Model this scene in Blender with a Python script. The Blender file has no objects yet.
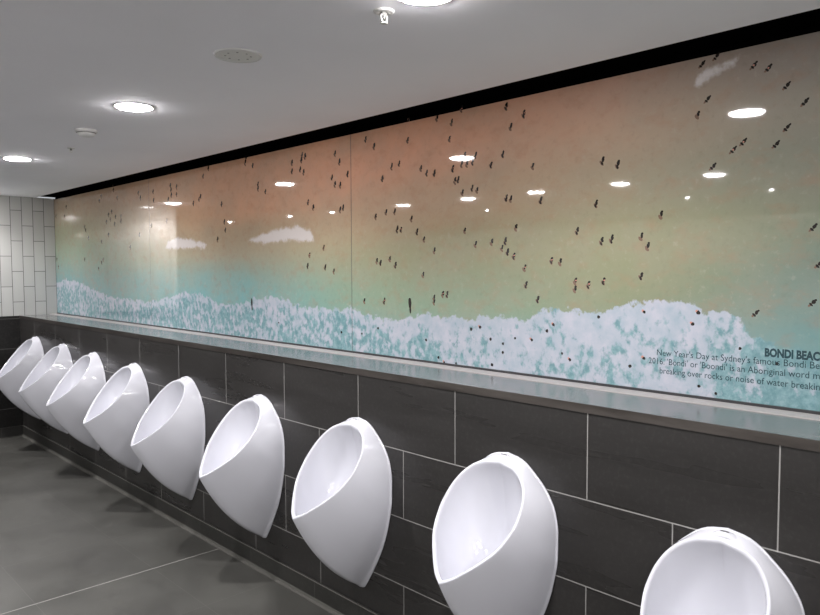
import bpy, bmesh, math, random
LAMP, PK, EXPO, SIDE_LAMP, SPOT = 100, 0.67, 1.7, 66, 31
# measured on the mural: bathers (y, z, kind), the wave front, print colours (y, z, sRGB), foam wisps
MARKS =  [(4.656,2.368,0), (4.735,2.321,0), (5.263,2.301,0), (5.254,2.265,0), (5.158,2.281,0), (5.161,2.223,0),
    (5.25,2.225,0), (5.305,2.198,0), (4.778,2.182,0), (4.803,2.162,0), (4.89,2.139,0), (4.477,2.106,0),
    (5.575,2.279,0), (5.567,2.21,0), (5.862,2.289,0), (5.822,2.248,0), (6.392,2.399,0), (6.388,2.358,0),
    (6.309,2.284,0), (6.681,2.326,0), (6.729,2.287,0), (6.443,2.171,0), (6.517,2.148,0), (6.355,2.12,0),
    (6.237,2.119,0), (6.476,2.105,0), (6.572,2.087,0), (6.38,2.059,0), (6.24,2.079,0), (5.341,2.033,0),
    (7.12,2.065,0), (7.097,2.034,0), (7.03,1.958,0), (6.696,1.913,0), (6.529,1.969,0), (6.055,1.847,0),
    (5.858,1.944,0), (6.67,1.748,0), (6.71,1.721,0), (6.791,1.664,0), (7.145,1.754,0), (5.625,2.01,0),
    (4.542,1.864,0), (4.432,1.924,0), (7.916,1.683,0), (7.957,1.764,0), (7.624,2.289,0), (7.679,2.199,0),
    (7.944,2.214,0), (4.146,2.382,0), (4.156,2.354,0), (4.064,2.325,0), (4.004,2.2,0), (4.005,2.171,0),
    (3.917,2.145,0), (4.443,1.983,0), (3.619,2.295,0), (3.62,2.244,0), (3.513,2.328,0), (3.483,2.317,0),
    (3.521,2.3,0), (3.534,2.246,0), (3.5,2.226,0), (3.196,2.299,0), (3.157,2.249,0), (3.226,2.169,0),
    (3.199,2.129,0), (3.152,2.121,0), (3.085,2.176,0), (3.458,2.047,0), (3.407,2.013,0), (3.154,1.985,0),
    (3.127,1.995,0), (3.449,1.736,0), (3.469,1.675,0), (3.309,1.777,0), (3.297,1.665,0), (3.217,1.642,0),
    (2.93,2.342,0), (2.861,2.298,0), (2.604,2.295,0), (2.724,2.178,0), (2.668,2.186,0), (2.797,2.123,0),
    (2.852,1.929,0), (2.769,1.947,0), (2.703,1.947,0), (2.579,1.904,0), (2.684,1.857,0), (2.656,1.852,0),
    (2.539,1.838,0), (2.845,1.695,0), (2.815,1.687,0), (2.742,1.705,0), (2.699,1.674,0), (2.949,1.482,0),
    (2.787,1.487,0), (2.594,2.402,0), (2.4,2.373,0), (2.305,2.338,0), (2.242,2.388,0), (1.98,2.359,0),
    (1.885,2.312,0), (1.955,2.267,0), (2.319,2.263,0), (2.222,2.176,0), (2.156,2.168,0), (2.174,2.14,0),
    (2.209,2.134,0), (2.241,2.138,0), (2.297,2.123,0), (2.263,2.069,0), (2.283,2.065,0), (2.236,2.006,0),
    (2.177,2.022,0), (2.147,2.009,0), (2.065,2.115,0), (1.998,2.155,0), (1.837,2.085,0), (2.511,2.146,0),
    (2.471,2.12,0), (2.418,2.115,0), (1.978,1.963,0), (1.953,1.956,0), (2.222,1.83,0), (2.155,1.765,0),
    (2.059,1.772,0), (1.982,1.776,0), (2.001,1.744,0), (1.969,1.728,0), (1.935,1.708,0), (1.924,1.831,0),
    (2.491,1.798,0), (2.419,1.741,0), (2.497,1.624,0), (2.422,1.513,0), (2.422,1.492,0), (2.363,1.532,0),
    (2.334,1.532,0), (1.876,1.656,0), (1.868,1.585,0), (1.806,1.524,0), (1.503,2.072,0), (1.437,2.051,0),
    (1.794,1.94,0), (1.53,1.908,0), (1.259,1.849,0), (1.615,1.805,0), (1.503,1.761,0), (1.459,1.768,0),
    (1.336,1.772,0), (1.309,1.736,0), (1.738,1.687,0), (1.695,1.681,0), (1.621,1.602,0), (1.623,1.57,0),
    (1.56,1.589,0), (1.493,1.604,0), (1.334,1.625,0), (1.129,2.188,0), (1.117,2.359,1), (1.068,2.375,1),
    (0.943,2.32,1), (0.897,2.302,1), (0.84,2.235,1), (0.785,2.174,1), (1.095,2.236,1), (0.836,2.102,1),
    (0.868,2.053,1), (0.971,2.074,1), (1.004,2.052,1), (1.072,2.003,1), (0.751,1.78,1), (0.732,1.664,1),
    (0.747,1.543,1), (0.919,1.502,1), (1.115,1.494,2), (1.135,1.452,2), (0.969,1.378,2), (1.108,1.233,2),
    (1.048,1.214,2), (0.851,1.338,2), (1.684,1.301,2), (1.646,1.278,2), (1.377,1.278,2), (1.32,1.313,2),
    (1.838,1.346,2), (1.76,1.389,2), (1.727,1.417,2), (1.515,1.46,2), (1.321,1.487,2), (2.183,1.371,2),
    (2.129,1.384,2), (2.067,1.333,2), (1.995,1.318,2), (1.995,1.279,2), (1.928,1.347,2), (2.394,1.221,2),
    (2.355,1.201,2), (2.278,1.203,2), (2.058,1.217,2), (2.479,1.3,2), (2.84,1.337,2), (2.973,1.299,2),
    (3.788,1.316,2), (3.153,1.295,2), (3.517,1.182,2), (2.594,1.479,3), (4.104,1.433,3)] 
EDGE =  [(7.947,1.533), (7.434,1.548), (6.9,1.459), (6.536,1.412), (6.089,1.389), (5.684,1.385), (5.403,1.426),
    (5.057,1.48), (4.743,1.466), (4.598,1.413), (4.255,1.417), (4.063,1.463), (3.714,1.467), (3.555,1.429),
    (3.258,1.428), (3.067,1.43), (2.947,1.408), (2.745,1.38), (2.594,1.403), (2.452,1.43), (2.253,1.424),
    (2.013,1.436), (1.848,1.439), (1.771,1.477), (1.624,1.479), (1.509,1.479), (1.401,1.511), (1.339,1.524),
    (1.146,1.538), (1.092,1.515), (1.005,1.501), (0.955,1.469), (0.843,1.426), (0.724,1.393)] 
CTL =  [(7.81,2.29,130,125,108), (6.96,2.31,150,125,102), (6.03,2.32,160,128,105), (4.78,2.35,170,132,107),
    (3.54,2.36,172,130,104), (2.66,2.37,172,128,100), (2.02,2.37,172,132,106), (1.52,2.35,165,132,112),
    (1.13,2.34,140,130,118), (0.81,2.35,122,116,108), (7.84,2.01,128,138,112), (6.49,2.05,155,145,118),
    (5.46,2.08,170,140,114), (4.36,2.15,178,135,108), (3.54,2.12,175,135,110), (2.98,2.18,178,132,105),
    (2.32,2.21,178,135,108), (1.8,2.23,172,138,112), (1.43,2.18,165,142,118), (1.12,2.17,148,142,122),
    (0.8,2.18,135,135,122), (7.86,1.8,128,150,128), (6.76,1.72,140,155,125), (5.67,1.71,160,158,130),
    (4.81,1.76,175,155,130), (4.12,1.78,175,150,125), (3.44,1.82,170,155,130), (2.98,1.91,172,150,122),
    (2.45,1.98,172,148,122), (2.02,2.0,168,148,120), (1.7,1.97,162,148,122), (1.35,1.94,152,150,124),
    (1.05,1.92,142,148,126), (0.8,1.96,135,142,126), (7.94,1.65,115,155,150), (7.02,1.6,130,158,138),
    (6.08,1.54,145,165,148), (5.31,1.57,150,172,158), (4.66,1.61,150,170,155), (4.12,1.63,150,172,158),
    (3.55,1.68,160,165,135), (3.07,1.69,160,160,125), (2.67,1.69,155,158,125), (2.32,1.72,156,156,124),
    (1.9,1.75,155,156,122), (1.51,1.76,155,158,122), (1.26,1.75,152,156,118), (1.04,1.75,148,154,118),
    (0.82,1.74,138,150,130), (7.95,1.49,115,165,170), (4.82,1.51,130,178,172), (4.12,1.51,125,178,172),
    (3.55,1.51,128,176,168), (3.26,1.56,150,165,135), (3.07,1.51,150,162,128), (2.67,1.49,145,165,140),
    (2.45,1.5,140,162,140), (2.01,1.51,138,165,140), (1.8,1.56,148,160,128), (1.51,1.59,150,158,120),
    (1.26,1.59,150,155,115), (1.08,1.59,145,155,122), (0.91,1.59,128,152,138), (0.76,1.6,115,150,145),
    (7.91,1.28,125,175,180), (5.69,1.28,120,172,170), (4.13,1.28,120,170,172), (3.08,1.29,122,170,172),
    (2.32,1.29,120,168,170), (1.74,1.27,120,165,168), (1.29,1.27,120,162,166), (1.04,1.37,115,155,158),
    (0.78,1.45,110,155,155), (0.93,1.26,122,160,165), (0.73,1.25,122,160,165)] 
WISPS = [[(5.38, 1.81), (5.34, 1.87), (5.15, 1.9), (4.88, 1.87), (4.68, 1.84), (4.73, 1.8), (5.04, 1.8)],
    [(4.15, 1.84), (3.97, 1.88), (3.76, 1.91), (3.54, 1.91), (3.42, 1.87), (3.41, 1.81), (3.65, 1.82), (3.97, 1.81)],
    [(1.15, 2.29), (1.13, 2.33), (1.06, 2.35), (0.98, 2.36), (1.01, 2.33), (1.07, 2.31), (1.12, 2.28)]]
CAMR, CAMU, CAMW = (0.724624, -0.689136, -0.003414), (0.040509, 0.037648, 0.99847), (0.687952, 0.723654, -0.055197)
from mathutils import Vector, Matrix, noise
C = bpy.context.scene.collection
random.seed(7)

# ------------------------------------------------------------------ scale
H = 1.654                 # eye height above the floor
S = 0.35                  # mural face: this far behind the lower tiled wall (x = 0)
YF = 7.75                 # far wall
ZC = H + 0.7158           # ceiling underside
ZL = H - 0.4538           # ledge top
ZB = H - 0.4817           # underside of the ledge nosing
ZMB = H - 0.4416          # mural bottom
ZMT = H + 0.7045          # mural top
XC = 0.174                # edge of the plasterboard ceiling
ROW = 0.29523             # tile course height
Y0 = 0.6896
ZSK = H - 1.5492          # skirting top
K = 0.9689


def lin(r, g, b):
    f = lambda c: (c / 255 / 12.92) if c / 255 <= 0.04045 else ((c / 255 + 0.055) / 1.055) ** 2.4
    return (f(r), f(g), f(b), 1)


# ------------------------------------------------------------------ materials
def mat(name, col=(0.5, 0.5, 0.5, 1), rough=0.5, metal=0.0, spec=0.5):
    m = bpy.data.materials.new(name)
    m.use_nodes = True
    b = m.node_tree.nodes['Principled BSDF']
    b.inputs['Base Color'].default_value = col
    b.inputs['Roughness'].default_value = rough
    b.inputs['Metallic'].default_value = metal
    b.inputs['Specular IOR Level'].default_value = spec
    return m


class G:
    """small node-graph helper"""
    def __init__(self, m):
        self.t = m.node_tree
        self.b = self.t.nodes['Principled BSDF']

    def n(self, kind, **kw):
        nd = self.t.nodes.new(kind)
        for k, v in kw.items():
            setattr(nd, k, v)
        return nd

    def l(self, a, b):
        self.t.links.new(a, b)

    def pos(self, scale=(1, 1, 1), loc=(0, 0, 0), rot=(0, 0, 0)):
        tc = self.n('ShaderNodeTexCoord')
        mp = self.n('ShaderNodeMapping')
        mp.inputs['Scale'].default_value = scale
        mp.inputs['Location'].default_value = loc
        mp.inputs['Rotation'].default_value = rot
        self.l(tc.outputs['Object'], mp.inputs['Vector'])
        return mp.outputs['Vector']

    def noise(self, vec, scale, detail=4, rough=0.55):
        nd = self.n('ShaderNodeTexNoise')
        nd.inputs['Scale'].default_value = scale
        nd.inputs['Detail'].default_value = detail
        nd.inputs['Roughness'].default_value = rough
        self.l(vec, nd.inputs['Vector'])
        return nd.outputs['Fac']

    def math(self, op, a, b=None, clamp=False):
        nd = self.n('ShaderNodeMath', operation=op, use_clamp=clamp)
        for i, x in enumerate((a, b)):
            if x is None:
                continue
            if isinstance(x, (int, float)):
                nd.inputs[i].default_value = x
            else:
                self.l(x, nd.inputs[i])
        return nd.outputs[0]

    def rng(self, v, a, b, c=0.0, d=1.0, smooth=False):
        nd = self.n('ShaderNodeMapRange')
        nd.clamp = True
        if smooth:
            nd.interpolation_type = 'SMOOTHSTEP'
        self.l(v, nd.inputs[0])
        for i, x in zip((1, 2, 3, 4), (a, b, c, d)):
            nd.inputs[i].default_value = x
        return nd.outputs[0]

    def mix(self, f, a, b, mode='MIX'):
        nd = self.n('ShaderNodeMix', data_type='RGBA', blend_type=mode)
        if isinstance(f, (int, float)):
            nd.inputs[0].default_value = f
        else:
            self.l(f, nd.inputs[0])
        for i, x in ((6, a), (7, b)):
            if isinstance(x, tuple):
                nd.inputs[i].default_value = x
            else:
                self.l(x, nd.inputs[i])
        return nd.outputs[2]

    def yz(self, a='Y', b='Z', off=(0, 0)):
        """plane coordinates: vector (a, b, 0) of object space with an offset"""
        tc = self.n('ShaderNodeTexCoord')
        sp = self.n('ShaderNodeSeparateXYZ')
        self.l(tc.outputs['Object'], sp.inputs[0])
        cb = self.n('ShaderNodeCombineXYZ')
        self.l(self.math('SUBTRACT', sp.outputs[a], off[0]), cb.inputs[0])
        self.l(self.math('SUBTRACT', sp.outputs[b], off[1]), cb.inputs[1])
        return cb.outputs[0]

    def brick(self, vec, w, h, mortar, c1, c2, cm, smooth=0.1, bias=0.0, offset=0.5):
        nd = self.n('ShaderNodeTexBrick')
        nd.offset = offset
        nd.offset_frequency = 2
        nd.squash = 1.0
        nd.inputs['Scale'].default_value = 1.0
        nd.inputs['Mortar Size'].default_value = mortar
        nd.inputs['Mortar Smooth'].default_value = smooth
        nd.inputs['Bias'].default_value = bias
        nd.inputs['Brick Width'].default_value = w
        nd.inputs['Row Height'].default_value = h
        nd.inputs['Color1'].default_value = c1
        nd.inputs['Color2'].default_value = c2
        nd.inputs['Mortar'].default_value = cm
        self.l(vec, nd.inputs['Vector'])
        return nd

    def bump(self, height, strength=0.3, dist=0.001, invert=False):
        nd = self.n('ShaderNodeBump', invert=invert)
        nd.inputs['Strength'].default_value = strength
        nd.inputs['Distance'].default_value = dist
        self.l(height, nd.inputs['Height'])
        self.l(nd.outputs[0], self.b.inputs['Normal'])


def tile_dark(name, vec_kw, w, h, mortar, grout, base, streak, rough=0.38):
    m = mat(name, rough=rough, spec=0.3)
    g = G(m)
    v = g.yz(**vec_kw)
    br = g.brick(v, w, h, mortar, (0.92, 0.92, 0.92, 1), (1.06, 1.06, 1.06, 1), (1, 1, 1, 1))
    n1 = g.noise(g.pos(scale=streak), 2.0, 3, 0.5)
    n2 = g.noise(g.pos(), 60.0, 3, 0.6)
    c = g.mix(g.rng(n1, 0.3, 0.72), tuple(x * 0.88 for x in base[:3]) + (1,), tuple(x * 1.14 for x in base[:3]) + (1,))
    n3 = g.noise(g.pos(scale=tuple(v_ * 4 for v_ in streak)), 5.0, 4, 0.6)
    c = g.mix(g.rng(n3, 0.35, 0.7, 0, 0.35), c, tuple(x * 1.35 for x in base[:3]) + (1,))
    c = g.mix(1.0, c, br.outputs['Color'], 'MULTIPLY')
    c = g.mix(g.rng(n2, 0.5, 0.8, 0, 0.07), c, (0.2, 0.19, 0.18, 1))
    c = g.mix(br.outputs['Fac'], c, grout)
    g.l(c, g.b.inputs['Base Color'])
    r = g.rng(n1, 0.3, 0.7, rough - 0.06, rough + 0.08)
    g.l(g.math('ADD', r, g.math('MULTIPLY', br.outputs['Fac'], 0.3)), g.b.inputs['Roughness'])
    g.bump(br.outputs['Fac'], 0.5, 0.0015, invert=True)
    return m


M = {}
M['wall_tile'] = tile_dark('charcoal wall tile', dict(a='Y', b='Z', off=(Y0, ZB)), 0.6, ROW, 0.0022,
                           (0.24, 0.235, 0.225, 1), (0.0222, 0.0210, 0.0202), (1.0, 0.6, 5.0), 0.30)
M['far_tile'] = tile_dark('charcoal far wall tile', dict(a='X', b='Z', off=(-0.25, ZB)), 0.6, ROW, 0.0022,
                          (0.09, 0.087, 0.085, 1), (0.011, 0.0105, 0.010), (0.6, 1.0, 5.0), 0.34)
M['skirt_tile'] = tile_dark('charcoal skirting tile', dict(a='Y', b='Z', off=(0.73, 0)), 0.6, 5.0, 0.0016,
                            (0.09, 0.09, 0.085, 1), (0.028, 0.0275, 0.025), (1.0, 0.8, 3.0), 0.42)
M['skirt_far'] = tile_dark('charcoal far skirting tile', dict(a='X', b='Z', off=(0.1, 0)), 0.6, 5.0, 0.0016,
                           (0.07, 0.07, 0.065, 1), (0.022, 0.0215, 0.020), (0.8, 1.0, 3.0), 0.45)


def floor_mat():
    m = mat('grey floor tile', rough=0.45, spec=0.3)
    g = G(m)
    v = g.yz(a='Y', b='X', off=(3.77, -0.42))
    br = g.brick(v, 0.6, 0.6, 0.0014, (0.94, 0.94, 0.94, 1), (1.05, 1.05, 1.05, 1), (1, 1, 1, 1), 0.3, offset=0.0)
    n1 = g.noise(g.pos(), 2.2, 6, 0.6)
    n2 = g.noise(g.pos(), 90, 3, 0.6)
    n3 = g.noise(g.pos(scale=(1, 0.5, 1)), 7.5, 5, 0.65)
    c = g.mix(g.rng(n1, 0.3, 0.7), (0.048, 0.0475, 0.043, 1), (0.068, 0.0675, 0.061, 1))
    c = g.mix(1.0, c, br.outputs['Color'], 'MULTIPLY')
    c = g.mix(g.rng(n3, 0.55, 0.75, 0, 0.5), c, (0.030, 0.029, 0.027, 1))
    c = g.mix(g.rng(n2, 0.6, 0.85, 0, 0.25), c, (0.10, 0.095, 0.085, 1))
    c = g.mix(g.math('MULTIPLY', br.outputs['Fac'], 0.6), c, (0.11, 0.105, 0.097, 1))
    g.l(c, g.b.inputs['Base Color'])
    g.l(g.rng(n1, 0.3, 0.7, 0.34, 0.5), g.b.inputs['Roughness'])
    g.bump(br.outputs['Fac'], 0.2, 0.001, invert=True)
    return m


M['floor'] = floor_mat()


def white_tile():
    m = mat('glazed white tile', rough=0.12)
    g = G(m)
    # long side stands upright: brick x = world Z, brick y = world X
    v = g.yz(a='Z', b='X', off=(1.185, S))
    br = g.brick(v, 0.30, 0.1013, 0.0028, (0.42, 0.42, 0.405, 1), (0.46, 0.46, 0.445, 1), (0.09, 0.09, 0.087, 1), 0.1)
    g.l(br.outputs['Color'], g.b.inputs['Base Color'])
    n = g.noise(g.pos(), 9, 2)
    g.l(g.math('ADD', g.rng(n, 0.3, 0.7, 0.05, 0.12), g.math('MULTIPLY', br.outputs['Fac'], 0.5)), g.b.inputs['Roughness'])
    hgt = g.math('ADD', g.math('MULTIPLY', br.outputs['Fac'], -1.0), g.math('MULTIPLY', n, 1.2))
    g.bump(hgt, 0.15, 0.002)
    return m


M['white_tile'] = white_tile()


def plaster(name, col):
    m = mat(name, rough=0.85, spec=0.2)
    g = G(m)
    n = g.noise(g.pos(), 1.3, 4)
    c = g.mix(g.rng(n, 0.3, 0.7), tuple(x * 0.97 for x in col[:3]) + (1,), tuple(min(1, x * 1.02) for x in col[:3]) + (1,))
    g.l(c, g.b.inputs['Base Color'])
    g.bump(g.noise(g.pos(), 220, 2), 0.05, 0.001)
    return m


M['ceiling'] = plaster('painted ceiling', (0.89, 0.88, 0.92, 1))
M['paint'] = plaster('painted wall', (0.82, 0.82, 0.80, 1))
M['backing'] = plaster('mural backing board', (0.3, 0.3, 0.3, 1))
M['black'] = mat('black recess', (0.0012, 0.0012, 0.0014, 1), 0.9, spec=0.0)
M['gasket'] = mat('dark gasket', (0.02, 0.02, 0.022, 1), 0.5)
M['laminate'] = mat('pale grey laminate', (0.74, 0.75, 0.74, 1), 0.4)
M['steel'] = mat('brushed steel', (0.55, 0.54, 0.52, 1), 0.35, 1.0)


def ledge_mat():
    m = mat('honed grey stone ledge', rough=0.16, spec=0.5)
    g = G(m)
    n1 = g.noise(g.pos(scale=(1, 0.6, 1)), 4, 6, 0.6)
    c = g.mix(g.rng(n1, 0.3, 0.7), (0.08, 0.082, 0.08, 1), (0.14, 0.143, 0.14, 1))
    g.l(c, g.b.inputs['Base Color'])
    g.l(g.rng(n1, 0.3, 0.7, 0.12, 0.24), g.b.inputs['Roughness'])
    return m


M['ledge'] = ledge_mat()


def nosing_mat():
    m = mat('brushed metal edge trim', rough=0.32, metal=0.75)
    g = G(m)
    n1 = g.noise(g.pos(scale=(1, 1, 6)), 1.4, 5, 0.6)
    c = g.mix(g.rng(n1, 0.35, 0.65), (0.05, 0.043, 0.038, 1), (0.14, 0.125, 0.115, 1))
    g.l(c, g.b.inputs['Base Color'])
    return m


M['nosing'] = nosing_mat()
M['channel'] = mat('satin aluminium channel', (0.36, 0.34, 0.335, 1), 0.45, 0.1)
M['sealant'] = plaster('pale grey sealant', (0.085, 0.083, 0.075, 1))
M['ceramic'] = mat('white vitreous china', (0.55, 0.555, 0.60, 1), 0.10)
M['ceramic'].node_tree.nodes['Principled BSDF'].inputs['Coat Weight'].default_value = 0.3
M['ceramic'].node_tree.nodes['Principled BSDF'].inputs['Coat Roughness'].default_value = 0.04
M['grey_mark'] = mat('grey slot', (0.10, 0.10, 0.105, 1), 0.4)
M['plastic'] = mat('off white plastic', (0.62, 0.61, 0.60, 1), 0.4)
M['grille'] = mat('off white perforated grille', (0.70, 0.69, 0.66, 1), 0.6)
M['shadow_hole'] = mat('dark holes', (0.16, 0.16, 0.15, 1), 0.8)


def emit(name, col, s):
    m = bpy.data.materials.new(name)
    m.use_nodes = True
    t = m.node_tree
    t.nodes.clear()
    e = t.nodes.new('ShaderNodeEmission')
    o = t.nodes.new('ShaderNodeOutputMaterial')
    e.inputs[0].default_value = col
    e.inputs[1].default_value = s
    t.links.new(e.outputs[0], o.inputs[0])
    return m


M['lamp'] = emit('lit downlight lens', (1.0, 0.97, 0.975, 1), LAMP)
M['lamp_side'] = emit('lit side downlight lens', (1.0, 0.97, 0.975, 1), SIDE_LAMP)  # shared by the reflected downlights and the added unseen ones


# ------------------------------------------------------------------ object helpers
def tag(o, label=None, cat=None, group=None, kind=None):
    if label: o['label'] = label
    if cat: o['category'] = cat
    if group: o['group'] = group
    if kind: o['kind'] = kind
    return o


def link(name, bm, mats, parent=None, smooth=False):
    me = bpy.data.meshes.new(name)
    bm.normal_update()
    bm.to_mesh(me)
    bm.free()
    for m in (mats if isinstance(mats, (list, tuple)) else [mats]):
        me.materials.append(m)
    if smooth:
        for p in me.polygons:
            p.use_smooth = True
    o = bpy.data.objects.new(name, me)
    C.objects.link(o)
    if parent:
        o.parent = parent
    return o


def box(bm, x0, x1, y0, y1, z0, z1):
    vs = [bm.verts.new(p) for p in ((x0, y0, z0), (x1, y0, z0), (x1, y1, z0), (x0, y1, z0),
                                    (x0, y0, z1), (x1, y0, z1), (x1, y1, z1), (x0, y1, z1))]
    for f in ((0, 3, 2, 1), (4, 5, 6, 7), (0, 1, 5, 4), (1, 2, 6, 5), (2, 3, 7, 6), (3, 0, 4, 7)):
        bm.faces.new([vs[i] for i in f])


def boxes(name, lst, m, parent=None):
    bm = bmesh.new()
    for b in lst:
        box(bm, *b)
    return link(name, bm, m, parent)


def struct(name, lst, m, label=None):
    o = boxes(name, lst, m)
    o['kind'] = 'structure'
    if label: o['label'] = label
    o['category'] = name.split('_')[0]
    return o


def lathe(bm, prof, n=48, cx=0, cy=0):
    """prof: list of (r, z) from axis to axis"""
    rings = []
    for r, z in prof:
        if r < 1e-6:
            rings.append([bm.verts.new((cx, cy, z))])
        else:
            rings.append([bm.verts.new((cx + r * math.cos(2 * math.pi * i / n), cy + r * math.sin(2 * math.pi * i / n), z)) for i in range(n)])
    for a, b in zip(rings, rings[1:]):
        for i in range(n):
            j = (i + 1) % n
            if len(a) == 1 and len(b) == 1: continue
            if len(a) == 1: bm.faces.new((a[0], b[i], b[j]))
            elif len(b) == 1: bm.faces.new((a[i], b[0], a[j]))
            else: bm.faces.new((a[i], b[i], b[j], a[j]))


def empty(name, loc, label, cat, group=None):
    e = bpy.data.objects.new(name, None)
    e.empty_display_size = 0.05
    e.location = loc
    C.objects.link(e)
    return tag(e, label, cat, group)


# ------------------------------------------------------------------ room shell
YN, XL, YB = -1.7, -5.4, 11.6
struct('floor', [(XL - 0.1, 0.0, YN - 0.1, YB + 0.1, -0.1, 0)], M['floor'], 'grey stone tiled floor')
# light grout joint running across the floor at right angles to the tiled wall
struct('trim_1', [(XL, -0.016, 3.768, 3.774, -0.001, 0.0006)], mat('pale movement joint', (0.25, 0.245, 0.23, 1), 0.6), 'pale movement joint across the grey floor')
struct('ceiling', [(XL - 0.1, XC, YN - 0.1, YB + 0.1, ZC, ZC + 0.012)], M['ceiling'], 'white painted plasterboard ceiling')
struct('trim_2', [(S + 0.013, S + 0.3, YN - 0.1, YF, ZMT + 0.0005, ZC + 0.0125), (XC + 0.001, S + 0.3, YN - 0.1, YF, ZC + 0.0125, ZC + 0.05), (XC - 0.03, XC + 0.001, YN - 0.1, YF, ZC + 0.0125, ZC + 0.05)], M['black'], 'black shadow gap along the ceiling edge above the mural')
struct('wall_lower', [(0.0, S + 0.3, YN, YF, -0.1, ZB)], M['wall_tile'], 'charcoal tiled lower wall carrying the urinals')
struct('trim_3', [(0.0, S + 0.03, YN, YF, ZB, ZL - 0.0005)], M['ledge'], 'grey stone ledge top below the mural')
struct('trim_4', [(-0.004, 0.0, YN, YF, ZB - 0.001, ZL + 0.0006)], M['nosing'], 'brushed metal edge trim on the front of the ledge')
struct('trim_5', [(S - 0.080, S - 0.006, YN, YF, ZL - 0.0005, ZL + 0.003)], M['channel'], 'pale aluminium strip along the back of the ledge')
struct('trim_6', [(S - 0.006, S + 0.02, YN, YF, ZL - 0.0005, ZMB)], M['gasket'], 'dark thin gasket line under the mural')
struct('wall_right', [(S + 0.014, S + 0.3, YN, YF, ZMB + 0.0005, ZMT + 0.0005)], M['backing'], 'wall behind the mural panels')
XE = -0.95
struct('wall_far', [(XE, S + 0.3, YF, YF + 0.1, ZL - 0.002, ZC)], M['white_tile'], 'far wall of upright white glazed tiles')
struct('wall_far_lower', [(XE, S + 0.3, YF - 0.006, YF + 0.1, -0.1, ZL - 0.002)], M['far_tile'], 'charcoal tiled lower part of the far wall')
struct('wall_return', [(XE, XE + 0.1, YF + 0.1, YB, 0, ZC)], M['paint'])
struct('wall_back', [(XL, XE + 0.1, YB, YB + 0.1, 0, ZC)], M['paint'])
struct('wall_left', [(XL - 0.1, XL, YN, YB, 0, ZC)], M['paint'])
struct('wall_near', [(XL - 0.1, S + 0.3, YN - 0.1, YN, 0, ZC)], M['paint'])
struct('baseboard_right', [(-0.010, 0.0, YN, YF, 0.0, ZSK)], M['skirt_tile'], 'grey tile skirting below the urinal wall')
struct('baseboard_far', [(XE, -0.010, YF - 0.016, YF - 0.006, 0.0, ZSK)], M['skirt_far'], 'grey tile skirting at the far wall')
# skirting's light top edge and the sealant fillet at the floor
struct('trim_7', [(-0.0125, -0.010, YN, YF, ZSK - 0.003, ZSK + 0.001)], mat('skirting edge trim', (0.13, 0.127, 0.115, 1), 0.4), 'thin light edge along the top of the skirting')
bm = bmesh.new()
n = 60
pa = [(-0.0100, 0.020), (-0.0145, 0.008), (-0.024, 0.0005), (-0.0100, -0.001)]
r = [[bm.verts.new((x, YN + (YF - YN) * i / n, z)) for x, z in pa] for i in range(n + 1)]
for a, b in zip(r, r[1:]):
    for k in range(4):
        bm.faces.new((a[k], a[(k + 1) % 4], b[(k + 1) % 4], b[k]))
tag(link('trim_8', bm, M['sealant'], smooth=False), 'pale sealant fillet where the skirting meets the floor', 'trim', kind='structure')
struct('trim_9', [(XE, -0.0245, YF - 0.024, YF - 0.016, 0.0, 0.008)], M['sealant'], 'pale sealant line at the foot of the far wall')

# toilet cubicle front opposite, seen only as a faint reflection in the mural
cub = empty('cubicle_partition', (-3.65, 4.5, 0), 'pale grey toilet cubicle front opposite the urinals, seen only reflected in the mural', 'partition')
for k in range(8):
    ya = 0.9 + k * 0.9 - 4.5
    boxes('cubicle_door', [(-0.018, 0.0, ya + 0.13, ya + 0.77, 0.15, 2.05)], M['laminate'], cub)
    boxes('pilaster', [(-0.02, 0.002, ya - 0.125, ya + 0.125, 0.0, 2.05)], M['laminate'], cub)
boxes('head_rail', [(-0.03, 0.012, -3.75, 3.75, 2.05, 2.09)], M['steel'], cub)

# ------------------------------------------------------------------ urinals
def interp(tab, x):
    if x <= tab[0][0]: return tab[0][1]
    for (a, b), (c, d) in zip(tab, tab[1:]):
        if x <= c:
            t = (x - a) / (c - a)
            return b + (d - b) * t
    return tab[-1][1]


def smooth_tab(tab, n=200, p=3):
    xs = [i / n for i in range(n + 1)]
    ys = [interp(tab, x) for x in xs]
    ang = ys
    for _ in range(p):
        ang = [ang[0]] + [(ang[i - 1] + ang[i] * 2 + ang[i + 1]) / 4 for i in range(1, n)] + [ang[-1]]
    return list(zip(xs, ang))


# half widths are tabulated as a multiple of sin(phi) so that both ends close round
RIM_W = [(0.0, .0), (.03, .072), (.10, .122), (.2, .155), (.31, .171), (.42, .175), (.55, .165), (.66, .146), (.78, .108), (.89, .064), (.95, .036), (1, 0)]
WALL_W = [(0, 0), (.012, .052), (.03, .084), (.06, .115), (.14, .177), (.22, .210), (.31, .222), (.42, .221), (.54, .205), (.64, .183), (.74, .151), (.86, .100), (.93, .066), (.975, .042), (.992, .030), (1, 0)]


def pchip(tab):
    xs = [a for a, _ in tab]; ys = [b for _, b in tab]
    n = len(xs)
    d = [(ys[i + 1] - ys[i]) / (xs[i + 1] - xs[i]) for i in range(n - 1)]
    m = [d[0]] + [0 if d[i - 1] * d[i] <= 0 else 2 * d[i - 1] * d[i] / (d[i - 1] + d[i]) for i in range(1, n - 1)] + [d[-1]]

    def f(x):
        x = max(xs[0], min(xs[-1], x))
        i = 0
        while i < n - 2 and x > xs[i + 1]: i += 1
        h = xs[i + 1] - xs[i]; t = (x - xs[i]) / h
        return ((2 * t ** 3 - 3 * t * t + 1) * ys[i] + (t ** 3 - 2 * t * t + t) * h * m[i]
                + (-2 * t ** 3 + 3 * t * t) * ys[i + 1] + (t ** 3 - t * t) * h * m[i + 1])
    return f


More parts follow.
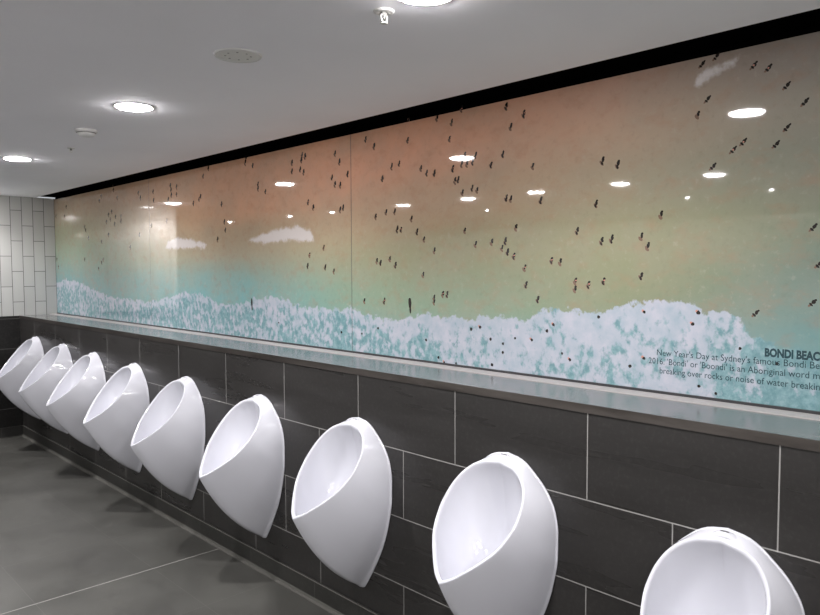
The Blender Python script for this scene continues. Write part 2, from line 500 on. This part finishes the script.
rimw, wallw = pchip(RIM_W), pchip(WALL_W)
TOP = Vector((-0.046, 0, 0.958)); LIP = Vector((-0.368, 0, 0.594))
AX = LIP - TOP; LN = AX.length; E1 = AX.normalized(); NR = Vector((-E1.z, 0, E1.x)); NR = NR if NR.x < 0 else -NR
N = 96


def rim_pt(phi, sc=1.0, drop=0.0, cen=0.46):
    t = (1 - math.cos(phi)) / 2
    w = rimw(t) * (1 if math.sin(phi) >= 0 else -1)
    s = t * LN
    s = cen * LN + (s - cen * LN) * sc
    p = TOP + E1 * s
    bl = min(1.0, max(0.0, (0.93 - sc) * 2.2))
    p.y = (w * (1 - bl) + 0.160 * math.sin(phi) * bl) * sc
    # the rim dips slightly towards the wall between top and lip
    p -= NR * (0.016 * math.sin(math.pi * min(1, max(0, s / LN))))
    return p


def wall_pt(phi):
    t = (1 - math.cos(phi)) / 2
    w = wallw(t) * (1 if math.sin(phi) >= 0 else -1)
    return Vector((0, w, 0.978 - 0.788 * t))


def urinal_mesh():
    bm = bmesh.new()
    rings = []
    phis = [2 * math.pi * i / N for i in range(N)]
    # outside shell, from the wall out to the rim
    back = [wall_pt(p) for p in phis]
    cen = Vector((0, 0, 0.60))
    rings.append([Vector((-0.0005, (cen + (b - cen) * 0.985).y, (cen + (b - cen) * 0.985).z)) for b in back])
    fl = lambda b, s_: Vector((0, (cen + (b - cen) * s_).y, (cen + (b - cen) * s_).z))
    rings.append([fl(b, 1.0) + Vector((-0.001, 0, 0)) for b in back])
    rings.append([fl(b, 1.0) + Vector((-0.005, 0, 0)) for b in back])
    rings.append([fl(b, 0.996) + Vector((-0.0065, 0, 0)) for b in back])
    rings.append([fl(b, 0.990) + Vector((-0.0068, 0, 0)) for b in back])
    for k in range(1, 15):
        u = k / 15
        ring = []
        for p in phis:
            R_, W_ = rim_pt(p), wall_pt(p)
            t = (1 - math.cos(p)) / 2
            c = Vector((R_.x * (0.50 + 0.12 * t), W_.y + (R_.y - W_.y) * 0.20, W_.z + (R_.z - W_.z) * 0.32))
            W2 = fl(W_, 0.988) + Vector((-0.006, 0, 0))
            ring.append(W2 * (1 - u) ** 2 + c * 2 * u * (1 - u) + R_ * u * u)
        rings.append(ring)
    # rolled rim
    for sc, up in ((1.0, -0.001), (0.992, 0.003), (0.972, 0.0045), (0.948, 0.003), (0.93, -0.003)):
        rings.append([rim_pt(p, sc) + NR * up for p in phis])
    # bowl
    m = Vector((0.45, 0, -0.89))
    top_sc = 0.93
    for k in range(1, 22):
        a = k / 22 * math.pi / 2
        sc = top_sc * math.cos(a) ** 0.85
        h = 0.235 * math.sin(a) ** 1.15
        rings.append([rim_pt(p, sc) - NR * 0.003 + m * h for p in phis])
    last = rim_pt(0, 0.0) - NR * 0.003 + m * 0.236
    vr = [[bm.verts.new(p) for p in r_] for r_ in rings]
    for a, b in zip(vr, vr[1:]):
        for i in range(N):
            j = (i + 1) % N
            bm.faces.new((a[i], a[j], b[j], b[i]))
    c = bm.verts.new(last)
    for i in range(N):
        bm.faces.new((vr[-1][i], vr[-1][(i + 1) % N], c))
    c = bm.verts.new((-0.0005, 0, 0.6))
    for i in range(N):
        bm.faces.new((vr[0][(i + 1) % N], vr[0][i], c))
    bmesh.ops.recalc_face_normals(bm, faces=bm.faces)
    return bm


def inlet_mesh():
    """small domed cap on the crown, behind the opening, with a slot mark"""
    bm = bmesh.new()
    n = 32
    prof = [(1.0, -0.006), (0.85, 0.000), (0.6, 0.004), (0.3, 0.006), (0.0, 0.0065)]
    rings = []
    for r_, z in prof:
        rings.append([bm.verts.new((-0.024 + 0.019 * r_ * math.cos(2 * math.pi * i / n), 0.044 * r_ * math.sin(2 * math.pi * i / n), 0.968 + z - 0.010 * abs(r_ * math.sin(2 * math.pi * i / n)) ** 2)) for i in range(n)] if r_ > 0 else [bm.verts.new((-0.024, 0, 0.968 + z))])
    for a, b in zip(rings, rings[1:]):
        for i in range(n):
            j = (i + 1) % n
            bm.faces.new((a[i], a[j], b[j], b[i]) if len(b) > 1 else (a[i], a[j], b[0]))
    bmesh.ops.recalc_face_normals(bm, faces=bm.faces)
    return bm


um = link('ceramic_body', urinal_mesh(), M['ceramic'], smooth=True)
im = link('inlet_cap', inlet_mesh(), M['ceramic'], smooth=True)
bm = bmesh.new()
n = 20
vs = [bm.verts.new((-0.027 + 0.0035 * math.cos(2 * math.pi * i / n), 0.013 * math.sin(2 * math.pi * i / n), 0.9752)) for i in range(n)]
vb = [bm.verts.new((v.co.x, v.co.y, 0.973)) for v in vs]
bm.faces.new(vs); bm.faces.new(vb[::-1])
for i in range(n):
    bm.faces.new((vs[i], vb[i], vb[(i + 1) % n], vs[(i + 1) % n]))
sm = link('slot_mark', bm, M['grey_mark'])

US = [0.815, 1.622, 2.482, 3.312, 4.170, 4.965, 5.745, 6.460, 7.215]
UL = ['white egg shaped urinal nearest the camera, lower half cut off by the photo edge',
      'large white urinal second nearest the camera, only its lowest tip out of frame',
      'third nearest white urinal, below the seam between two mural panels',
      'fourth nearest white urinal, the first right of the pale floor joint end',
      'middle white urinal of the nine, fifth from the far tiled corner',
      'fourth white urinal from the far corner of the row',
      'third white urinal from the far corner of the row',
      'second white urinal from the far corner of the row',
      'farthest white urinal in the corner by the white tiled wall']
for k, (y, lab) in enumerate(zip(US, UL)):
    e = empty('wall_urinal', (0, y, (-0.07, 0, 0, 0, 0.006, 0.015, 0.028, 0.042, 0.052)[k]), lab, 'urinal', 'white urinals in a row on the tiled wall')
    if k == 0: e.scale = (0.965,) * 3; e.location.z = -0.036; e.location.y = 0.822
    for src in (um, im, sm):
        o = src if k == 0 else src.copy()
        if k: C.objects.link(o)
        o.parent = e
    # the slot belongs to its cap
kids = [o for o in bpy.data.objects if o.name.startswith('slot_mark')]
for o in kids:
    cap = [c for c in o.parent.children if c.name.startswith('inlet_cap')][0]
    o.parent = cap
im['label'] = 'small domed inlet cap on the crown'

# ------------------------------------------------------------------ mural
def tow(y, z):
    return y * K, H + (z - H) * K


def ctl_lin(y, z, r, g, b):
    r_, g_, b_ = lin(r, g, b)[:3]
    k = 1.0 + (0.5 if y < 1.2 else 0.75 if y < 2.2 else 1.05) * max(0, min(1, (z - 1.6) / 0.7))  # print brightened towards the top, offsetting the light falloff in its colour
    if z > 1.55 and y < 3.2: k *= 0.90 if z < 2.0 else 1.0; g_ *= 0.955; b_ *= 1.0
    if y > 3.3 and 1.4 < z < 1.66: r_ *= 0.86; b_ *= 1.16
    return tuple(min(0.9, v * k) for v in (r_, g_, b_))


EDGEW = [tow(*e) for e in EDGE][::-1]        # ascending y
CTLW = [(*tow(c[0], c[1]), ctl_lin(c[0], c[1],*[min(250, max(10, sum(c[2:]) / 3 + 1.0 * (v - sum(c[2:]) / 3))) for v in c[2:]])) for c in CTL]
WISW = [[tow(*p) for p in w] for w in WISPS]


def edge_z(y):
    return interp(EDGEW, y)


def base_col(y, z):
    Y = math.log(max(y, 0.3) + 0.6)
    acc = [0, 0, 0]; tot = 0
    for cy, cz, c in CTLW:
        d = ((Y - math.log(cy + 0.6)) / 0.16) ** 2 + ((z - cz) / 0.10) ** 2
        w = math.exp(-d * 0.75) + 1e-7 / (1 + d)
        tot += w
        for i in range(3): acc[i] += w * c[i]
    return [a / tot for a in acc]


def in_poly(p, y, z):
    best = 1e9; inside = False
    for (a, b), (c, d) in zip(p, p[1:] + p[:1]):
        if (b > z) != (d > z) and y < (c - a) * (z - b) / (d - b) + a:
            inside = not inside
        L2 = (c - a) ** 2 + (d - b) ** 2
        t = max(0, min(1, ((y - a) * (c - a) + (z - b) * (d - b)) / L2))
        best = min(best, math.hypot(y - a - t * (c - a), z - b - t * (d - b)))
    return best if inside else -best


def print_mat():
    m = mat('glossy printed glass', rough=0.03)
    g = G(m)
    g.b.inputs['Specular IOR Level'].default_value = 0.5
    ac = g.n('ShaderNodeAttribute', attribute_name='print_col')
    af = g.n('ShaderNodeAttribute', attribute_name='foam')
    aw = g.n('ShaderNodeAttribute', attribute_name='wisp')
    ab = g.n('ShaderNodeAttribute', attribute_name='deep')
    # sand and water
    n1 = g.noise(g.pos(scale=(1, 0.8, 1)), 5, 6, 0.6)
    n2 = g.noise(g.pos(), 38, 5, 0.65)
    n4 = g.noise(g.pos(scale=(1, 1, 1.6), rot=(0.6, 0, 0)), 11, 4, 0.6)
    c = g.mix(g.rng(n1, 0.38, 0.68, 0, 0.34), ac.outputs['Color'], lin(168, 160, 142))
    c = g.mix(g.rng(n4, 0.5, 0.75, 0, 0.26), c, lin(176, 120, 92))
    c = g.mix(g.rng(n2, 0.58, 0.78, 0, 0.22), c, lin(205, 200, 185))
    c = g.mix(g.rng(n2, 0.30, 0.45, 0.10, 0), c, lin(70, 70, 60))
    # foam field: distance below the wave front plus ragged noise
    d = g.math('ADD', af.outputs['Fac'], g.math('MULTIPLY', g.math('SUBTRACT', g.noise(g.pos(), 26, 6, 0.62), 0.5), 0.10))
    fm = g.rng(d, -0.004, 0.010, 0, 1, True)
    # colour inside the surf
    n3 = g.noise(g.pos(scale=(1, 1.0, 0.8), rot=(0.35, 0, 0)), 28, 6, 0.60)
    n5 = g.noise(g.pos(), 5.0, 3, 0.5)
    thr = g.math('ADD', g.math('MULTIPLY', ab.outputs['Fac'], 0.23), g.math('MULTIPLY', g.math('SUBTRACT', n5, 0.5), 0.42))
    k = g.rng(g.math('ADD', n3, thr), 0.56, 0.74, 0, 1, True)
    foam = g.mix(g.rng(g.noise(g.pos(), 14, 5, 0.6), 0.35, 0.7), lin(193, 194, 206), lin(165, 181, 192))
    surf = g.mix(g.math('MULTIPLY', k, 0.85), foam, g.mix(g.rng(n2, 0.4, 0.65), lin(92, 143, 148), lin(136, 174, 178)))
    c = g.mix(fm, c, surf)
    wd = g.math('ADD', aw.outputs['Fac'], g.math('MULTIPLY', g.math('SUBTRACT', g.noise(g.pos(), 22, 6, 0.62), 0.5), 0.07))
    c = g.mix(g.rng(wd, -0.006, 0.022, 0, 0.92, True), c, lin(232, 224, 222))
    c = g.mix(1.0, c, (PK, PK, PK, 1), 'MULTIPLY')
    g.l(c, g.b.inputs['Base Color'])
    return m


M['print'] = print_mat()


def flat_print(name, col):
    return mat(name, tuple(x for x in col), 0.03)


M['fig_dark'] = flat_print('printed dark figure', (0.018, 0.014, 0.013, 1))
M['fig_brown'] = flat_print('printed brown shadow', (0.15, 0.095, 0.07, 1))
M['fig_pink'] = flat_print('printed skin tone', (0.42, 0.19, 0.15, 1))
M['fig_white'] = flat_print('printed pale towel', (0.55, 0.50, 0.45, 1))
M['text'] = flat_print('printed dark lettering', (0.02, 0.045, 0.055, 1))
MARKSW = [(*tow(a, b), k) for a, b, k in MARKS]


def blob(bm, cy, cz, ry, rz, rot, mi, x, n=8, jag=0.18):
    vs = []
    for i in range(n):
        a = 2 * math.pi * i / n
        rr = 1 + random.uniform(-jag, jag)
        u, v = ry * math.cos(a) * rr, rz * math.sin(a) * rr
        y = cy + u * math.cos(rot) - v * math.sin(rot)
        z = cz + u * math.sin(rot) + v * math.cos(rot)
        vs.append(bm.verts.new((x, y, z)))
    f = bm.faces.new(vs)
    f.normal_update()
    if f.normal.x > 0: f.normal_flip()
    f.material_index = mi


def mural_panel(ya, yb, label):
    bm = bmesh.new()
    st = 0.0125
    ny = int(round((yb - ya) / st)); nz = int(round((ZMT - ZMB) / st))
    lc = bm.loops.layers.float_color.new('print_col')
    lf = bm.verts.layers.float.new('foam'); lw = bm.verts.layers.float.new('wisp'); ld = bm.verts.layers.float.new('deep')
    grid = []
    cols = {}
    for j in range(nz + 1):
        row = []
        z = ZMB + (ZMT - ZMB) * j / nz
        for i in range(ny + 1):
            y = ya + (yb - ya) * i / ny
            v = bm.verts.new((S, y, z))
            ez = edge_z(y) + 0.022 * (noise.fractal(Vector((y * 5, 3.1, 0)), 0.7, 2.2, 5)) + 0.006 * noise.noise(Vector((y * 40, 0, 0)))
            fo = (ez - z)
            if y < 0.98:      # open water lies over the foam at the near end
                band = max(0, min(1, (0.98 - y) / 0.06))
                fo -= band * 0.03
            v[lf] = fo
            dp = max(0, min(1, (ez - z) / 0.16))
            dp += (0.8 * max(dp, max(0, min(1, (ez - z) / 0.07))) - dp) * max(0, min(1, (y - 2.6) / 0.6))
            dp *= 1 - 0.6 * max(0, min(1, (y - 1.0) / 0.06)) * max(0, min(1, (2.7 - y) / 0.8))
            if y < 1.05: dp = max(dp, min(1.5, (1.05 - y) * 6))
            v[ld] = dp
            v[lw] = max(in_poly(w, y, z) for w in WISW) if z > 1.7 else -0.2
            row.append(v)
            if i % 4 == 0 and j % 4 == 0: cols[(i, j)] = base_col(y, z)
        grid.append(row)

    def colat(i, j):
        i0, j0 = i // 4 * 4, j // 4 * 4
        i1 = i0 + 4 if (i0 + 4, 0) in cols else i0
        j1 = j0 + 4 if (0, j0 + 4) in cols else j0
        a, b = (i - i0) / 4, (j - j0) / 4
        c00, c10, c01, c11 = cols[(i0, j0)], cols[(i1, j0)], cols[(i0, j1)], cols[(i1, j1)]
        return [(c00[k] * (1 - a) + c10[k] * a) * (1 - b) + (c01[k] * (1 - a) + c11[k] * a) * b for k in range(3)] + [1]
    cc = {(i, j): colat(i, j) for i in range(ny + 1) for j in range(nz + 1)}
    for j in range(nz):
        for i in range(ny):
            f = bm.faces.new((grid[j][i], grid[j + 1][i], grid[j + 1][i + 1], grid[j][i + 1]))
            for lp, key in zip(f.loops, ((i, j), (i, j + 1), (i + 1, j + 1), (i + 1, j))):
                lp[lc] = cc[key]
    # sides and back of the sheet
    bx = [bm.verts.new(p) for p in ((S + .012, ya, ZMB), (S + .012, yb, ZMB), (S + .012, yb, ZMT), (S + .012, ya, ZMT))]
    f = bm.faces.new(bx); f.material_index = 1
    q_ = [grid[0][0], grid[0][-1], grid[-1][-1], grid[-1][0]]
    for k in range(4):
        a, b = q_[k], q_[(k + 1) % 4]
        va, vb2 = bm.verts.new(a.co), bm.verts.new(b.co)
        f = bm.faces.new((va, vb2, bx[(k + 1) % 4], bx[k])); f.material_index = 1
    # printed bathers, flush on the sheet
    for (y, z, kind) in MARKSW:
        if not (ya <= y < yb): continue
        x = S - 0.0004
        s_ = random.uniform(0.85, 1.2)
        if kind == 0:
            tilt = random.uniform(-0.7, 0.35)
            e = 1.25 + 0.22 * max(0, y - 2.5)
            s_ *= 0.78 if y < 2.6 else 0.9
            e *= 0.95
            blob(bm, y + 0.006 * s_, z - 0.014 * s_, 0.010 * e, 0.006, 0.9, 3, x + 0.0001)
            blob(bm, y, z, 0.0060 * s_ * e, 0.0112 * s_, tilt, 2, x)
            blob(bm, y - 0.002, z + 0.0095 * s_, 0.0045 * e, 0.0045, 0, 2, x - 0.0001)
            if random.random() < 0.5: blob(bm, y + 0.004, z - 0.015 * s_, 0.0035 * e, 0.008, -0.4, 2, x - 0.0001)
            if random.random() < 0.12: blob(bm, y - 0.001, z, 0.003 * e, 0.003, 0, 4, x - 0.0002)
        elif kind == 1:
            blob(bm, y + 0.009, z - 0.009, 0.008, 0.004, -0.75, 3, x + 0.0001)
            blob(bm, y - 0.001, z, 0.0060, 0.0070, 0.3, 2, x)
            blob(bm, y - 0.006, z + 0.006, 0.005, 0.0036, -0.6, 2, x - 0.0001)
            blob(bm, y + 0.006, z - 0.008, 0.0035, 0.007, -0.8, 2, x - 0.0001)
            if random.random() < 0.15: blob(bm, y + 0.002, z - 0.002, 0.003, 0.003, 0, 4, x - 0.0002)
        elif kind == 2:
            if random.random() < 0.25: blob(bm, y + 0.005, z + 0.004, 0.006, 0.005, 0.4, 4, x + 0.0001)
            blob(bm, y, z, 0.0062 * s_, 0.0062 * s_, 0, 2, x)
        else:
            blob(bm, y, z, 0.010, 0.026, -0.1, 2, x)
            blob(bm, y - 0.002, z - 0.034, 0.007, 0.017, -0.05, 2, x)
    o = link('mural_panel', bm, [M['print'], M['backing'], M['fig_dark'], M['fig_brown'], M['fig_pink'], M['fig_white']])
    return tag(o, label, 'mural', 'glass panels of the beach mural')


SE1, SE2 = 3.058 * K, 5.660 * K
p1 = mural_panel(-0.9, SE1 - 0.002, 'nearest glossy beach mural panel, with the printed caption at its lower right')
mural_panel(SE1 + 0.002, SE2 - 0.002, 'middle glossy beach mural panel, with the larger white foam patch above the surf')
mural_panel(SE2 + 0.002, YF - 0.0005, 'farthest glossy beach mural panel, reflecting the white tiled end wall')
struct('trim_10', [(S + 0.0005, S + 0.0135, SE1 - 0.002, SE1 + 0.002, ZMB + 0.001, ZMT), (S + 0.0005, S + 0.0135, SE2 - 0.002, SE2 + 0.002, ZMB + 0.001, ZMT)], M['gasket'], 'dark thin joints between the mural panels')


def text_line(s, y_left, z0, z1, y_right, h, weight, name, label):
    """lettering from y_left (seen at the left) to y_right, baseline from z0 to z1, cap height h"""
    cu = bpy.data.curves.new(name, 'FONT')
    cu.body = s
    cu.size = 1.0
    cu.offset = weight
    cu.resolution_u = 3
    ob = bpy.data.objects.new(name, cu)
    C.objects.link(ob)
    bpy.context.view_layer.update()
    dg = bpy.context.evaluated_depsgraph_get()
    me = bpy.data.meshes.new_from_object(ob.evaluated_get(dg))
    xs = [v.co.x for v in me.vertices]
    x0, x1 = min(xs), max(xs)
    capz = 0.70
    for v in me.vertices:
        u = (v.co.x - x0) / (x1 - x0)
        y = y_left + (y_right - y_left) * u
        z = z0 + (z1 - z0) * u + v.co.y / capz * h
        v.co = (S - 0.0006, y, z)
    me.materials.clear()
    me.materials.append(M['text'])
    bpy.data.objects.remove(ob)
    o = bpy.data.objects.new(name, me)
    C.objects.link(o)
    o.parent = p1
    o['label'] = label


def T(y, z):
    return y * K, H + z * K


HT = 0.024
for s, yl, zl, zr, yr, h, wgt, nm, lb in (
        ('BONDI BEAC', 0.889, -0.2945, -0.2945, 0.7236, 0.026, 0.05, 'caption_title', 'bold dark caption title'),
        ("New Year's Day at Sydney's famous Bondi Be", 1.268, -0.3245, -0.3215, 0.7236, 0.0225, 0.0, 'caption_line', 'first thin dark caption line'),
        ("2016. 'Bondi' or 'Boondi' is an Aboriginal word m", 1.300, -0.357, -0.354, 0.7225, 0.0225, 0.0, 'caption_line', 'second thin dark caption line'),
        ("breaking over rocks or noise of water breakin", 1.256, -0.3905, -0.389, 0.7215, 0.0225, 0.0, 'caption_line', 'third thin dark caption line')):
    a, z0 = T(yl, zl); b, z1 = T(yr, zr)
    text_line(s, a, z0, z1, b, h * K, wgt, nm, lb)


# ------------------------------------------------------------------ ceiling fittings
def downlight(x, y, label, sc=1.0):
    e = empty('downlight', (x, y, ZC), label, 'ceiling light', 'round recessed downlights')
    e.scale = (sc, sc, 1)
    bm = bmesh.new()
    lathe(bm, [(0.076, 0.0), (0.077, -0.002), (0.082, -0.003), (0.086, -0.002), (0.087, 0.0)], 48)
    link('trim_ring', bm, M['plastic'], e, smooth=True)
    bm = bmesh.new()
    lathe(bm, [(0, -0.0105), (0.03, -0.010), (0.055, -0.0085), (0.070, -0.005), (0.0755, -0.001)], 48)
    l_ = link('lens', bm, M['lamp' if x > -1 and y > 0 else 'lamp_side'], e, smooth=True)
    l_['label'] = 'glowing white lens'
    if x > -1 and y > 0:      # the narrow beam of the urinal row's lamps
        ld = bpy.data.lights.new('lamp_beam', 'SPOT')
        ld.energy = SPOT
        ld.spot_size = math.radians(150)
        ld.spot_blend = 0.6
        ld.shadow_soft_size = 0.035
        ld.color = (1.0, 0.97, 0.975)
        lo = bpy.data.objects.new('lamp_beam', ld)
        C.objects.link(lo)
        lo.location = (0, 0, -0.016)
        lo.parent = e


for x, y, lb in ((-0.70, 1.345, 'lit round downlight at the top edge of the photo, right of the sprinkler'),
                 (-0.725, 3.15, 'larger lit downlight of the two fully in view on the left ceiling'),
                 (-0.675, 5.12, 'lit round downlight at the left edge of the photo'),
                 (-0.76, 7.42, 'lit round downlight close to the white tiled end wall, seen reflected in the mural'),
                 (-0.71, -0.5, 'lit round downlight over the urinal row behind the camera'),
                 (-2.8, -0.6, 'lit round downlight in the unseen area behind the camera'),
                 (-2.8, 0.7, 'lit round downlight between the camera and the cubicles')):
    downlight(x, y, lb)
ordn = ['first', 'second', 'third', 'fourth', 'fifth', 'sixth', 'seventh', 'eighth', 'ninth']
for k, y in enumerate((2.40, 3.21, 4.09, 4.95, 5.93, 7.25, 8.20, 9.80)):
    downlight(-2.80, y, 'lit round downlight along the cubicle fronts, %s from the near end of those reflected' % ordn[k], 1.0 if y < 7 else 0.36)
for k, (x, y) in enumerate(((-4.25, 2.5), (-4.37, 3.35), (-4.05, 5.75))):
    downlight(x, y, 'small lit round downlight inside the cubicles, %s from the near end' % ordn[k], 0.22)

for k, (x, y) in enumerate(((-0.9, -1.25), (-1.9, -1.25), (-2.9, -1.25), (-3.9, -1.25), (-4.7, 0.2), (-1.75, -0.5))):  # extra unseen downlights, added to brighten walls and ceiling by bounce
    downlight(x, y, 'added unseen downlight brightening the room from behind the camera, %s of that group' % ordn[k], 1.0)

# speaker grille
e = empty('ceiling_speaker', (-0.782, 2.155, ZC), 'flat round off white speaker grille in the ceiling above and left of the mural middle', 'speaker')
bm = bmesh.new()
lathe(bm, [(0, -0.004), (0.06, -0.004), (0.072, -0.003), (0.076, 0.0)], 48)
link('grille', bm, M['grille'], e, smooth=True)
for a in range(8):
    an = a * math.pi / 4 + 0.2
    bm = bmesh.new()
    lathe(bm, [(0, -0.0046), (0.0035, -0.0046), (0.004, -0.004)], 8, 0.042 * math.cos(an), 0.042 * math.sin(an))
    link('grille_hole', bm, M['shadow_hole'], e)
bm = bmesh.new()
lathe(bm, [(0.071, -0.003), (0.073, -0.0055), (0.077, -0.0055), (0.080, 0.0)], 48)
link('rim', bm, M['plastic'], e, smooth=True)

# smoke detector
e = empty('smoke_detector', (-0.692, 3.832, ZC), 'white round smoke detector on the ceiling left of the larger lit downlight', 'smoke detector')
bm = bmesh.new()
lathe(bm, [(0.054, 0.0), (0.054, -0.010), (0.050, -0.012), (0, -0.012)], 40)
link('base', bm, M['plastic'], e, smooth=True)
bm = bmesh.new()
lathe(bm, [(0.047, -0.012), (0.045, -0.020), (0.036, -0.030), (0.022, -0.034), (0, -0.035)], 40)
link('dome', bm, M['plastic'], e, smooth=True)
bm = bmesh.new()
lathe(bm, [(0.0465, -0.0135), (0.0475, -0.0145), (0.0472, -0.0165), (0.0455, -0.0185)], 40)
o = link('vent_ring', bm, M['shadow_hole'], e, smooth=True); o['label'] = 'dark vent slot round the dome'


def sprinkler(x, y, lb, sc=1.0, loop=True):
    e = empty('sprinkler_head', (x, y, ZC), lb, 'sprinkler', 'ceiling sprinklers')
    e.scale = (sc, sc, sc)
    bm = bmesh.new()
    lathe(bm, [(0.040, 0.0), (0.039, -0.004), (0.030, -0.007), (0.016, -0.008), (0.014, -0.004), (0, -0.004)], 40)
    link('escutcheon', bm, M['plastic'], e, smooth=True)
    bm = bmesh.new()
    lathe(bm, [(0.011, -0.004), (0.011, -0.016), (0.006, -0.019), (0.004, -0.030), (0.0, -0.030)], 20)
    link('nozzle', bm, M['shadow_hole'], e, smooth=True)
    bm = bmesh.new()
    for s_ in (-1, 1):
        pts = [(s_ * 0.012, -0.014), (s_ * 0.015, -0.024), (s_ * 0.012, -0.035), (s_ * 0.003, -0.043)]
        for (a, b), (c, d) in zip(pts, pts[1:]):
            for ya, yb in ((-0.0022, 0.0022),):
                vs = [bm.verts.new(p) for p in ((a - .0018, ya, b), (a + .0018, ya, b), (a + .0018, yb, b), (a - .0018, yb, b),
                                                (c - .0018, ya, d), (c + .0018, ya, d), (c + .0018, yb, d), (c - .0018, yb, d))]
                for f in ((0, 3, 2, 1), (4, 5, 6, 7), (0, 1, 5, 4), (1, 2, 6, 5), (2, 3, 7, 6), (3, 0, 4, 7)):
                    bm.faces.new([vs[i] for i in f])
    link('yoke', bm, M['grille'], e)
    bm = bmesh.new()
    lathe(bm, [(0, -0.043), (0.013, -0.043), (0.014, -0.0445), (0.013, -0.046), (0, -0.046)], 24)
    link('deflector', bm, M['grille'], e)


sprinkler(-0.695, 1.515, 'white sprinkler head hanging from the ceiling at the top of the photo, nearer the camera', 0.75)
sprinkler(-0.562, 4.456, 'tiny grey sprinkler head on the ceiling between the smoke detector and the mural', 0.55)

# small socket on the tiled end wall, seen reflected in the mural
e = empty('wall_switch', (-0.82, YF, 1.42), 'small grey switch plate on the white tiled end wall, seen reflected in the mural', 'switch')
boxes('plate', [(-0.035, 0.035, -0.008, 0.0, -0.058, 0.058)], mat('grey switch plate', (0.30, 0.29, 0.26, 1), 0.4), e)
boxes('rocker', [(-0.018, 0.018, -0.011, -0.008, -0.03, 0.03)], M['plastic'], e)

# ------------------------------------------------------------------ camera and view
cam = bpy.data.objects.new('camera', bpy.data.cameras.new('camera'))
C.objects.link(cam)
r_, u_, w_ = Vector(CAMR), Vector(CAMU), Vector(CAMW)
cam.matrix_world = Matrix(((r_.x, u_.x, -w_.x, -2.0391), (r_.y, u_.y, -w_.y, 0.0), (r_.z, u_.z, -w_.z, H), (0, 0, 0, 1)))
cam.data.sensor_width = 36
cam.data.lens = 711.144 * 36 / 820
cam.data.clip_start = 0.02
bpy.context.scene.camera = cam

w = bpy.data.worlds.new('world')
bpy.context.scene.world = w
w.use_nodes = True
w.node_tree.nodes['Background'].inputs[0].default_value = (0.5, 0.52, 0.55, 1)
w.node_tree.nodes['Background'].inputs[1].default_value = 0.3
sc = bpy.context.scene
sc.view_settings.view_transform = 'Standard'
sc.view_settings.look = 'None'
sc.view_settings.gamma = 1
sc.view_settings.exposure = EXPO
sc.view_settings.use_curve_mapping = False
cy = sc.cycles
cy.use_denoising = True
cy.max_bounces = 10
cy.diffuse_bounces = 6
cy.glossy_bounces = 6
cy.sample_clamp_indirect = 6
cy.caustics_reflective = False
cy.caustics_refractive = False
